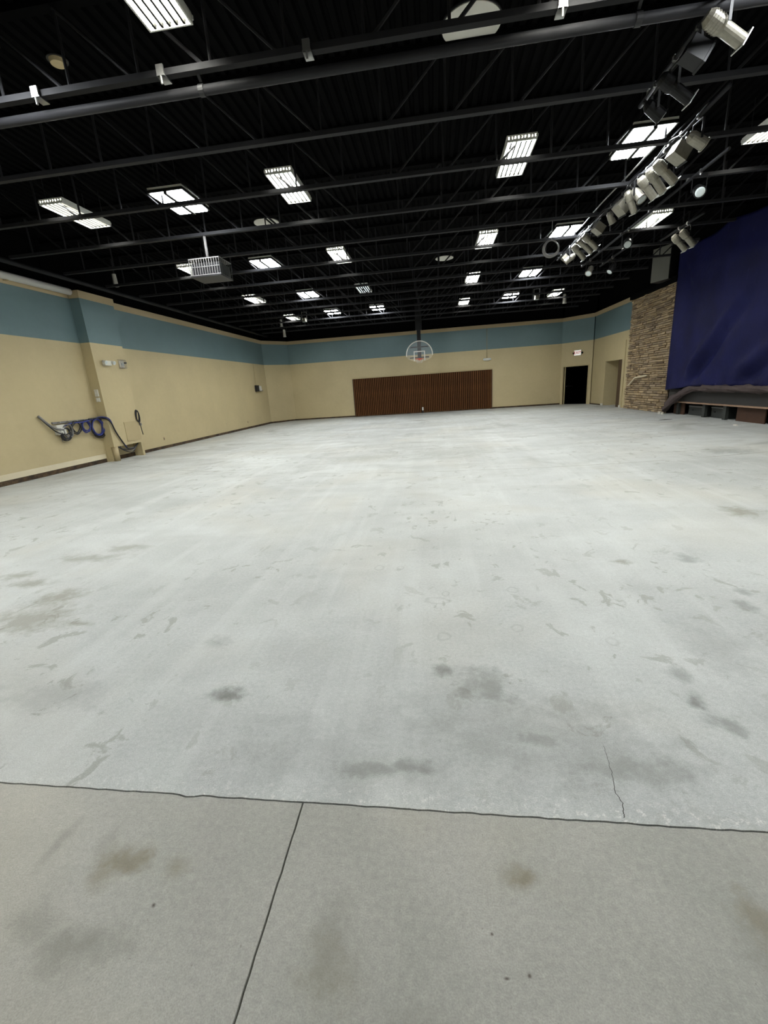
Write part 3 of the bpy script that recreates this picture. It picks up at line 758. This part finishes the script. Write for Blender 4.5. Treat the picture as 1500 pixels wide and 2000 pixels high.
# ------------------------------------------------------------------ stone wall section and its dark ledge
swl = MB().box(XR - .02, XR + .3, ST1[1], ST0[1], 0, 4.56); sw = struct(swl.build('wall_stone', 'void_black'), 'stacked ledgestone wall between the alcove and the stage')
rs = random.Random(11)
def stone_mesh(seed):
    r = random.Random(seed); mb = MB()
    j = lambda a: r.uniform(-a, a)
    vs = [(0, -.5, -.5), (0, .5, -.5), (0, .5, .5), (0, -.5, .5)]
    fr = [(-1 + j(.25), -.47 + j(.03), -.42 + j(.06)), (-1 + j(.25), .47 + j(.03), -.42 + j(.06)), (-1 + j(.25), .47 + j(.03), .42 + j(.06)), (-1 + j(.25), -.47 + j(.03), .42 + j(.06))]
    mid = (-1.15 + j(.15), j(.2), j(.1))
    return vs + fr + [mid], [(0, 1, 5, 4), (1, 2, 6, 5), (2, 3, 7, 6), (3, 0, 4, 7), (4, 5, 8), (5, 6, 8), (6, 7, 8), (7, 4, 8)]
geo = [stone_mesh(100 + i) for i in range(8)]
smesh = [MB().add(*gg).mesh('stone', 'ledge_stone') for gg in geo]
stones = []; z = 0.
while z < 4.52:
    h = min(rs.uniform(.05, .105), 4.56 - z); y = ST1[1]
    while y < ST0[1] - .01:
        L = rs.uniform(.2, .6)
        if ST0[1] - (y + L) < .15: L = ST0[1] - y
        stones.append((y + L / 2, z + h / 2, L, h, rs.uniform(.03, .085), rs.randrange(8))); y += L
    z += h
stones.sort(key=lambda s: s[0])
for (y, z, L, h, d, k) in stones[:300]:
    inst('stone', smesh[k], sw, (XR - .02, y, z), None, (d, L - .008, h - .008))
rest = MB()
for (y, z, L, h, d, k) in stones[300:]:
    vs, fs = geo[k]; rest.add([(XR - .02 + vx * d, y + vy * (L - .008), z + vz * (h - .008)) for vx, vy, vz in vs], fs)
ro_ = rest.build('stone_courses', 'ledge_stone', sw); ro_['kind'] = 'stuff'
struct(MB().box(XR - .18, XR + .4, ST1[1] - .02, ST0[1] - .02, 4.56, 4.74).build('trim_stone_ledge', 'black_wall'), 'black ledge capping the stone wall')
hr = thing('handrail', 'short pale wooden handrail on the stone wall', 'handrail', (XR - .17, 20.4, 0))
MB().tube([(0, .66, 1.03), (0, .6, 1.04), (0, .12, 1.31), (0, .05, 1.34), (0, -1.0, 1.41)], .032, 8).build('rail', 'pale_band', hr, True)
for yy, zz in ((.62, 1.03), (.08, 1.32), (-.9, 1.40)): MB().cyl((0, yy, zz), (.11, yy, zz - .03), .014, n=6).build('bracket', 'tan_paint', hr)
# loudspeaker
sp = thing('hung_loudspeaker', 'tall grey loudspeaker cabinet hung above the stone wall', 'loudspeaker', (8.26, 18.46, 4.69), math.radians(26))
MB().box(0, .42, -.36, .36, 0, 1.12).build('cabinet', 'black_plastic', sp, bevel=.01)
MB().box(-.02, 0, -.35, .35, .01, 1.11).build('grille', 'speaker_grey', sp)
for s in (1, -1): MB().cyl((.2, s * .3, 1.12), (.2, s * .3, DECK - 4.69), .01, n=6).build('hanging_rod', 'black_steel', sp)

# ------------------------------------------------------------------ stage with tarp
stg = thing('stage', 'low dark stage front with a wood edge strip and storage below', 'stage', (XR, 0, 0))
Y0S, Y1S = STG, ST1[1] - .05
MB().box(.0, 3.0, Y0S, Y1S, .78, .88).build('stage_floor', 'fascia', stg)
MB().box(-.02, .02, Y0S, Y1S, .47, .88).build('fascia', 'fascia', stg)
MB().box(-.05, .03, Y0S, Y1S, .42, .465).build('edge_strip', 'wood_trim', stg)
MB().box(1.3, 1.34, Y0S, Y1S, 0, .78).build('back_board', 'void_black', stg)
for yy in (17.2, 15.62, 14.55, 12.6, 11.0): MB().box(.02, .11, yy - .07, yy + .07, 0, .42).build('post', 'case_grey', stg)
MB().box(.1, .13, 12.95, 14.1, .0, .42).build('plywood_panel', 'plywood', stg)
MB().box(.1, .13, 16.9, 17.6, .0, .42).build('plywood_panel', 'plywood', stg)
MB().box(.1, .13, 10.0, 11.9, .0, .42).build('plywood_panel', 'plywood', stg)
def road_case(y0, y1, h, label):
    t = thing('storage_case', label, 'case', (XR + .2, (y0 + y1) / 2, 0), 0, 'cases stored under the stage')
    hw = (y1 - y0) / 2
    MB().box(0, .7, -hw, hw, 0, h).build('body', 'case_grey', t, bevel=.01)
    MB().box(-.012, 0, -hw, hw, h - .06, h - .03).build('lid_rim', 'cable_grey', t)
    for s in (1, -1): MB().box(-.015, 0, s * hw * .55 - .04, s * hw * .55 + .04, h * .45, h * .58).build('latch', 'black_plastic', t)
road_case(15.75, 16.8, .34, 'dark grey case under the stage, nearer the stone wall'); road_case(14.68, 15.5, .36, 'dark grey case under the stage beside the brown plywood')
# tarp sheet across the stage opening, with sagging folds
tt = MB(); NY, NZ = 90, 60
Y0T, Y1T = 9.4, 17.86
def tarpx(y, z):
    u = (Y1T - y); v = (5.55 - z)
    x = .05 * math.sin(u * 1.3 + .5 * v) + .02 * math.sin(u * 4.1 - v * .8) + .015 * math.sin(v * 3.3 + u * 1.7)
    # big diagonal sag fold running down towards the stone wall
    for (uu0, vv0, uu1, vv1, amp, wd) in ((1.6, 4.45, 4.2, 2.0, .20, .2), (3.9, 4.5, 6.2, 3.3, .16, .22), (.4, .6, 1.0, 1.6, .06, .1)):
        dx, dy = uu1 - uu0, vv1 - vv0; L = math.hypot(dx, dy); s = ((u - uu0) * dx + (v - vv0) * dy) / L; dd = ((u - uu0) * dy - (v - vv0) * dx) / L
        e = max(0, min(1, s / .5 + .3)) * max(0, min(1, (L - s) / (L * .7)))
        x += amp * e * (math.exp(-(dd / wd) ** 2) - .8 * math.exp(-((dd - 1.6 * wd) / (wd * .9)) ** 2))
    edge = max(0, 1 - u / .25)
    return XR - .14 + x * (1 - edge)
def ztop(y):
    u = Y1T - y
    return 5.62 - .12 * abs(math.sin(u * 1.1)) - .02 * u
vs = []
for i in range(NY + 1):
    y = Y0T + (Y1T - Y0T) * i / NY
    zb = .99 - .02 * math.sin(y * 3.1) - (.12 * max(0, (y - 16.5)) if y > 16.5 else 0)
    for k in range(NZ + 1):
        z = zb + (ztop(y) - zb) * k / NZ; vs.append((tarpx(y, z) - XR, y - 13.6, z))
fs = [(i * (NZ + 1) + k, (i + 1) * (NZ + 1) + k, (i + 1) * (NZ + 1) + k + 1, i * (NZ + 1) + k + 1) for i in range(NY) for k in range(NZ)]
tp = MB().add(vs, fs).build('blue_tarp', 'tarp_blue', None, True, (XR, 13.6, 0))
sld = tp.modifiers.new('solid', 'SOLIDIFY'); sld.thickness = .006
tag(tp, 'large dusty dark blue tarp hung across the stage opening', 'tarp')
# gathered dark cloth along the stage edge, falling to the floor next to the stone wall
path = []
N = 150
for i in range(N + 1):
    y = 10.0 + (17.75 - 10.0) * i / N
    zc = .93 if y < 15.9 else .93 - (y - 15.9) ** 1.5 * .32
    path.append((XR - .10, y, max(zc, .09)))
vs = []; nn = 18
for i, (px, py, pz) in enumerate(path):
    fall = max(0, (py - 15.9) / 1.85)
    for k in range(nn):
        a = 2 * pi * k / nn
        rr = .085 * (1 + .3 * math.sin(k * 2.3 + py * 3.0) + .22 * math.sin(py * 6.3 + k) + .15 * math.sin(py * 14 + 2 * k))
        top = (1 + fall * 1.7) if math.sin(a) > 0 else 1
        vs.append((math.cos(a) * rr * .8, py - 13.9, pz + math.sin(a) * rr * top))
fs = [(i * nn + k, i * nn + (k + 1) % nn, (i + 1) * nn + (k + 1) % nn, (i + 1) * nn + k) for i in range(N) for k in range(nn)] + [tuple(range(nn)), tuple(reversed(range(N * nn, N * nn + nn)))]
cl = MB().add(vs, fs).build('gathered_cloth', 'cloth_dark', None, True, (XR - .17, 13.9, 0))
tag(cl, 'dark brown cloth bunched along the stage edge below the tarp', 'cloth')
# rubble and scraps by the stage corner
for i, (xx, yy, sx, sy, sz, m, lb) in enumerate([(8.44, 17.80, .16, .12, .1, 'rubble', 'pale broken chunk at the foot of stone wall corner'), (8.40, 17.50, .12, .14, .08, 'rubble', 'pale broken chunk below the bunched cloth'), (7.55, 15.5, .5, .1, .012, 'scrap_dark', 'dark scrap lying on the floor near stage'), (8.15, 13.0, .12, .2, .03, 'rubble', 'pale debris beside the plywood under the stage')]):
    r = random.Random(40 + i); mb = MB(); n = 8
    ringa = [(sx / 2 * math.cos(2 * pi * k / n) * r.uniform(.7, 1.1), sy / 2 * math.sin(2 * pi * k / n) * r.uniform(.7, 1.1)) for k in range(n)]
    mb.add([(a, b, 0) for a, b in ringa] + [(a * .75, b * .75, sz * r.uniform(.6, 1)) for a, b in ringa], [tuple(reversed(range(n))), tuple(range(n, 2 * n))] + [(k, (k + 1) % n, n + (k + 1) % n, n + k) for k in range(n)])
    tag(mb.build('floor_debris', m, None, False, (xx, yy, 0)), lb, 'debris')

# ------------------------------------------------------------------ doorway in the slanted wall
dfm = MB()
def chbox(mb, s0, s1, o0, o1, z0, z1):
    vs = [ch(s, z, o) for z in (z0, z1) for o in (o0, o1) for s in (s0, s1)]
    return mb.add(vs, [(0, 2, 3, 1), (4, 5, 7, 6), (0, 1, 5, 4), (2, 6, 7, 3), (0, 4, 6, 2), (1, 3, 7, 5)])
chbox(dfm, D0 - .05, D0, -.22, .02, 0, DH + .05); chbox(dfm, D1, D1 + .05, -.22, .02, 0, DH + .05); chbox(dfm, D0, D1, -.22, .02, DH, DH + .05)
d1 = struct(dfm.build('door_1', 'tan_paint'), 'tan door frame around the dark doorway')
lf = MB(); chbox(lf, D0 + .03, D0 + .075, -1.0, -.1, .02, DH - .02); leaf = lf.build('door_leaf', 'void_black', d1)  # leaf coloured black to match the darkness painted into the room
le = MB(); chbox(le, D0 + .027, D0 + .078, -.1, -.085, .02, DH - .02); le.build('leaf_edge', 'tan_paint', d1)
hb = MB(); chbox(hb, D0 + .075, D0 + .13, -.9, -.2, .98, 1.05); hb.build('push_bar', 'black_plastic', leaf)
# box behind the doorway, coloured black in place of an unlit room
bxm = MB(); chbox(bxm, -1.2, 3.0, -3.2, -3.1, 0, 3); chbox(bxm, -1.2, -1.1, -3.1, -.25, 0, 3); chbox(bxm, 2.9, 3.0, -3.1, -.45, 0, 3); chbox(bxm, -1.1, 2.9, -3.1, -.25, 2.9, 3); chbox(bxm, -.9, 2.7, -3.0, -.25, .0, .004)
struct(bxm.build('wall_dark_room', 'void_black'), 'room beyond the doorway, coloured black for its darkness')
# alcove door
ad = MB().box(XR + .75, XR + 1.75, A0 + .005, A0 + .05, .0, 2.08); d2 = struct(ad.build('door_2', 'door_brown'), 'brown door inside the alcove')
MB().cyl((XR + 1.6, A0 + .05, 1.0), (XR + 1.6, A0 + .11, 1.0), .03, n=10).build('knob', 'bare_metal', d2)
MB().box(XR + .02, XR + .10, A0 - .0, A0 + .45, 0, AH).build('inner_leaf', 'door_brown', d2)
for nm, (yy0, yy1) in {'baseboard_stub_1': (A1 - .02, A1 + .28), 'baseboard_stub_2': (A0 - .18, A0 - .0)}.items():
    struct(MB().box(XR - .03, XR, yy0, yy1, 0, .1).build(nm, 'white_paint'))
struct(MB().box(XR - .025, XR, 22.02, 22.1, 0, 3.0).build('trim_8', 'tan_paint'), 'vertical tan conduit cover beside the alcove')

# exit sign
ex = thing('exit_sign', 'white exit sign with red letters above the dark doorway', 'exit sign', ch(.98, 2.81, 0))
ex.rotation_euler = (0, 0, math.atan2(ct.y, ct.x))
MB().box(-.21, .21, -.07, 0, -.15, .15).build('housing', 'white_paint', ex, bevel=.012)
MB().box(-.19, .19, -.074, -.07, -.13, .13).build('face', 'exit_face', ex)
cu = bpy.data.curves.new('lettering', 'FONT'); cu.body = 'EXIT'; cu.size = .2; cu.align_x = 'CENTER'; cu.align_y = 'CENTER'; cu.extrude = .002; cu.offset = .004
tob = bpy.data.objects.new('tmp_text', cu); C.objects.link(tob)
me = bpy.data.meshes.new_from_object(tob); bpy.data.objects.remove(tob); bpy.data.curves.remove(cu); me.materials.clear(); me.materials.append(M['red_letter'])
lt = bpy.data.objects.new('lettering', me); C.objects.link(lt); lt.parent = ex; lt.location = (0, -.077, 0); lt.rotation_euler = (pi / 2, 0, 0)
for s in (1, -1): MB().cyl((s * .21, -.035, 0), (s * .28, -.06, -.02), .045, .055, n=12).build('emergency_head', 'black_plastic', ex)

# emergency lights on walls
def emergency(name_loc, rz, label, dark=True):
    t = thing('emergency_light', label, 'emergency light', name_loc, rz, 'wall-mounted emergency lights')
    MB().box(-.14, .14, -.09, 0, -.07, .07).build('housing', 'white_paint', t, bevel=.01)
    for s in (1, -1):
        h = MB().cyl((s * .17, -.07, .03), (s * .17, -.16, .0), .045, .06, n=14).build('lamp_head', 'fixture_white', t)
        MB().cyl((s * .17, -.16, .0), (s * .17, -.163, -.001), .05, n=14).build('lens', 'lens_glass', h)
        MB().cyl((s * .14, -.06, .03), (s * .17, -.07, .03), .02, n=8).build('swivel', 'black_plastic', t)
    return t
emergency((3.14, YB, 2.85), 0, 'white twin-head emergency light on the far wall above the ribbed panel')
cf = MB().cyl((0, 0, 0), (0, 0, ZT - 2.92), .012, n=6).build('wall_conduit', 'tan_paint', None, True, (3.14, YB - .014, 2.92)); tag(cf, 'thin conduit running up the far wall from the emergency light', 'conduit')
emergency((PX, 12.55, 2.86), math.radians(90), 'white twin-head emergency light high on the left pilaster')
t = thing('strobe_alarm', 'pale caged alarm strobe high on the left pilaster right side', 'alarm', (PX, 13.2, 2.86), math.radians(90))
MB().box(-.09, .09, -.05, 0, -.1, .1).build('body', 'white_paint', t, bevel=.008); MB().box(-.05, .05, -.08, -.05, -.05, .03).build('strobe_lens', 'lens_glass', t); MB().cyl((.14, -.04, .04), (.14, -.09, .04), .03, n=10).build('horn', 'black_plastic', t)
mb = MB()
for k in range(6): xx = -.12 + .24 * k / 5; mb.tube([(xx, 0, -.13), (xx, -.1, -.12), (xx, -.1, .12), (xx, 0, .13)], .004, 4)
for k in range(5): zz = -.11 + .22 * k / 4; mb.cyl((-.12, -.1, zz), (.12, -.1, zz), .004, n=4)
mb.build('wire_cage', 'cable_grey', t)
# switches on the pilaster's near side
for i, (zz, h, lb) in enumerate([(2.02, .2, 'upper white switch box on the side of left pilaster'), (1.83, .12, 'lower white switch box on the side of left pilaster')]):
    t = thing('switch_box', lb, 'switch', (-9.78, PY0, zz), 0, 'switch boxes on the pilaster')
    MB().box(-.05, .05, -.05, 0, -h / 2, h / 2).build('box', 'white_paint', t, bevel=.005); MB().box(-.012, .012, -.058, -.05, -.03, .03).build('toggle', 'fixture_white', t)
# outlets on the left wall
for (yy, zz, lb) in [(15.07, .35, 'small tan outlet low on left wall near the pilaster'), (22.6, .35, 'small tan outlet low on left wall near the far corner')]:
    t = thing('wall_outlet', lb, 'outlet', (XL, yy, zz), 0, 'outlets low on the left wall')
    MB().box(0, .008, -.04, .04, -.06, .06).build('plate', 'trim_tan', t); MB().box(.008, .011, -.018, .018, -.04, .04).build('sockets', 'door_brown', t)
# black control box on the far left wall
t = thing('control_box', 'black box with white plug on left wall near the far corner', 'control box', (XL + .004, 24.4, 2.1))
MB().box(0, .12, -.22, .12, -.2, .14).build('box', 'black_plastic', t, bevel=.01); MB().box(0, .16, .16, .38, -.16, .1).build('white_plug', 'white_paint', t); MB().box(0, .1, .4, .7, -.2, -.12).build('bracket', 'spot_grey', t)
MB().cyl((.03, -.05, .14), (.03, -.05, 1.3), .008, n=6).build('wire', 'tan_paint', t)

# ------------------------------------------------------------------ cables on the left wall
rl = thing('cable_rail', 'pale wall rail carrying hanging cables beside the left pilaster', 'rail', (XL, 0, 0))
MB().box(0, .04, 10.45, 12.08, 1.27, 1.32).build('rail', 'cable_grey', rl)
for k in range(6): MB().cyl((.04, 10.6 + .28 * k, 1.29), (.13, 10.6 + .28 * k, 1.31), .012, n=6).build('hook', 'bare_metal', rl)
XW = XL + .09
def coil(y, z, r, turns, m, label, seed, th=.013):
    rr = random.Random(seed); t = thing('cable_coil', label, 'cable', (XW, y, z), 0, 'coiled cables on the wall rail')
    for k in range(turns):
        R = r * rr.uniform(.84, 1.06); ph = rr.uniform(0, 6); e = rr.uniform(.9, 1.15); dx = rr.uniform(-.03, .03)
        MB().tube([(dx + .015 * math.sin(3 * a + ph), R * math.cos(a), R * e * math.sin(a) - (R * e - r)) for a in [2 * pi * i / 28 for i in range(28)]], th, 6, True).build('loop', m, t, True)
    return t
coil(11.90, 1.06, .23, 6, 'cable_blue', 'large blue coiled cable at the pilaster end of the rail', 1, .016)
coil(11.93, 1.05, .26, 3, 'cable_black', 'black coiled cable behind the large blue coil', 2, .014)
coil(11.47, 1.12, .15, 5, 'cable_blue', 'smaller blue coiled cable in the middle of the rail', 3)
coil(11.12, 1.12, .17, 3, 'cable_black', 'thin black cable loop hanging from the rail', 4, .015)
coil(10.80, 1.07, .16, 4, 'cable_grey', 'tangled pale cable loop at near end of rail', 5)
coil(10.72, .98, .16, 4, 'cable_black', 'black cable loop hanging below the white box', 6, .016)
t = thing('junction_box', 'white junction box tangled in cables on the left wall', 'junction box', (XL, 10.62, 1.1))
MB().box(0, .1, -.14, .14, -.12, .14).build('box', 'white_paint', t, bevel=.01); MB().box(.1, .13, -.06, .05, -.08, .06).build('cover', 'fixture_white', t); MB().cyl((.05, -.02, -.12), (.05, -.02, -.3), .01, n=6).build('tail', 'cable_grey', t)
cable('loose_cable', [(XW - .05, 10.08, 1.50), (XW - .03, 10.16, 1.40), (XW, 10.30, 1.24), (XW + .02, 10.48, 1.14), (XW + .03, 10.65, 1.10)], .03, 'cable_grey', 'thick grey cable bundle sagging to the white box on left wall')
cable('loose_cable', [(XW - .05, 10.10, 1.46), (XW, 10.25, 1.24), (XW + .03, 10.45, 1.05), (XW + .02, 10.75, .98), (XW, 10.95, 1.12), (XW, 11.2, 1.27), (XW, 11.7, 1.30), (XW, 12.05, 1.32)], .014, 'cable_black', 'black cable draped along the wall rail')
cable('loose_cable', [(XW, 10.7, 1.18), (XW, 11.0, 1.25), (XW + .02, 11.4, 1.25), (XW, 11.8, 1.3), (XW + .06, 12.03, 1.34), (PX + .03, 12.13, 1.26), (PX + .03, 12.25, .95), (PX + .03, 12.42, .62), (PX + .02, 12.6, .38)], .018, 'cable_blue', 'blue cable running from the rail down the pilaster edge')
cable('loose_cable', [(XW + .02, 11.6, 1.31), (XW + .05, 12.03, 1.31), (PX + .04, 12.12, 1.2), (PX + .04, 12.28, .85), (PX + .03, 12.5, .5), (PX - .02, 12.7, .32), (PX - .08, 13.0, .28), (PX - .08, 13.3, .4)], .02, 'cable_black', 'black cable running down the pilaster into its cut-out foot')
for k in range(4):
    cable('loose_cable', [(PX - .08, 12.35 + .04 * k, .42), (PX - .06 - .02 * k, 12.6, .26 + .02 * k), (PX - .08, 12.95, .16 + .05 * k), (PX - .1, 13.2, .3), (PX - .1, 13.32, .42)], .012, ['cable_black', 'cable_grey', 'cable_black', 'cable_grey'][k], 'thin cable sagging inside the cut-out foot of the pilaster', group='cables in the pilaster foot')
t = thing('hung_cable', 'black looped cable with a plug hanging on pilaster right edge', 'cable', (PX + .03, 13.42, 1.26))
for k in range(4): MB().tube([(.02 * math.sin(a + k), (.05 + .01 * k) * math.cos(a), (.17 + .01 * k) * math.sin(a)) for a in [2 * pi * i / 22 for i in range(22)]], .013, 6, True).build('loop', 'cable_black', t, True)
MB().tube([(0, .01, -.15), (.01, .03, -.25), (0, .06, -.42), (0, .08, -.6)], .012, 6).build('tail', 'cable_black', t, True); MB().box(-.02, .03, .02, .08, -.3, -.22).build('plug', 'cable_grey', t)
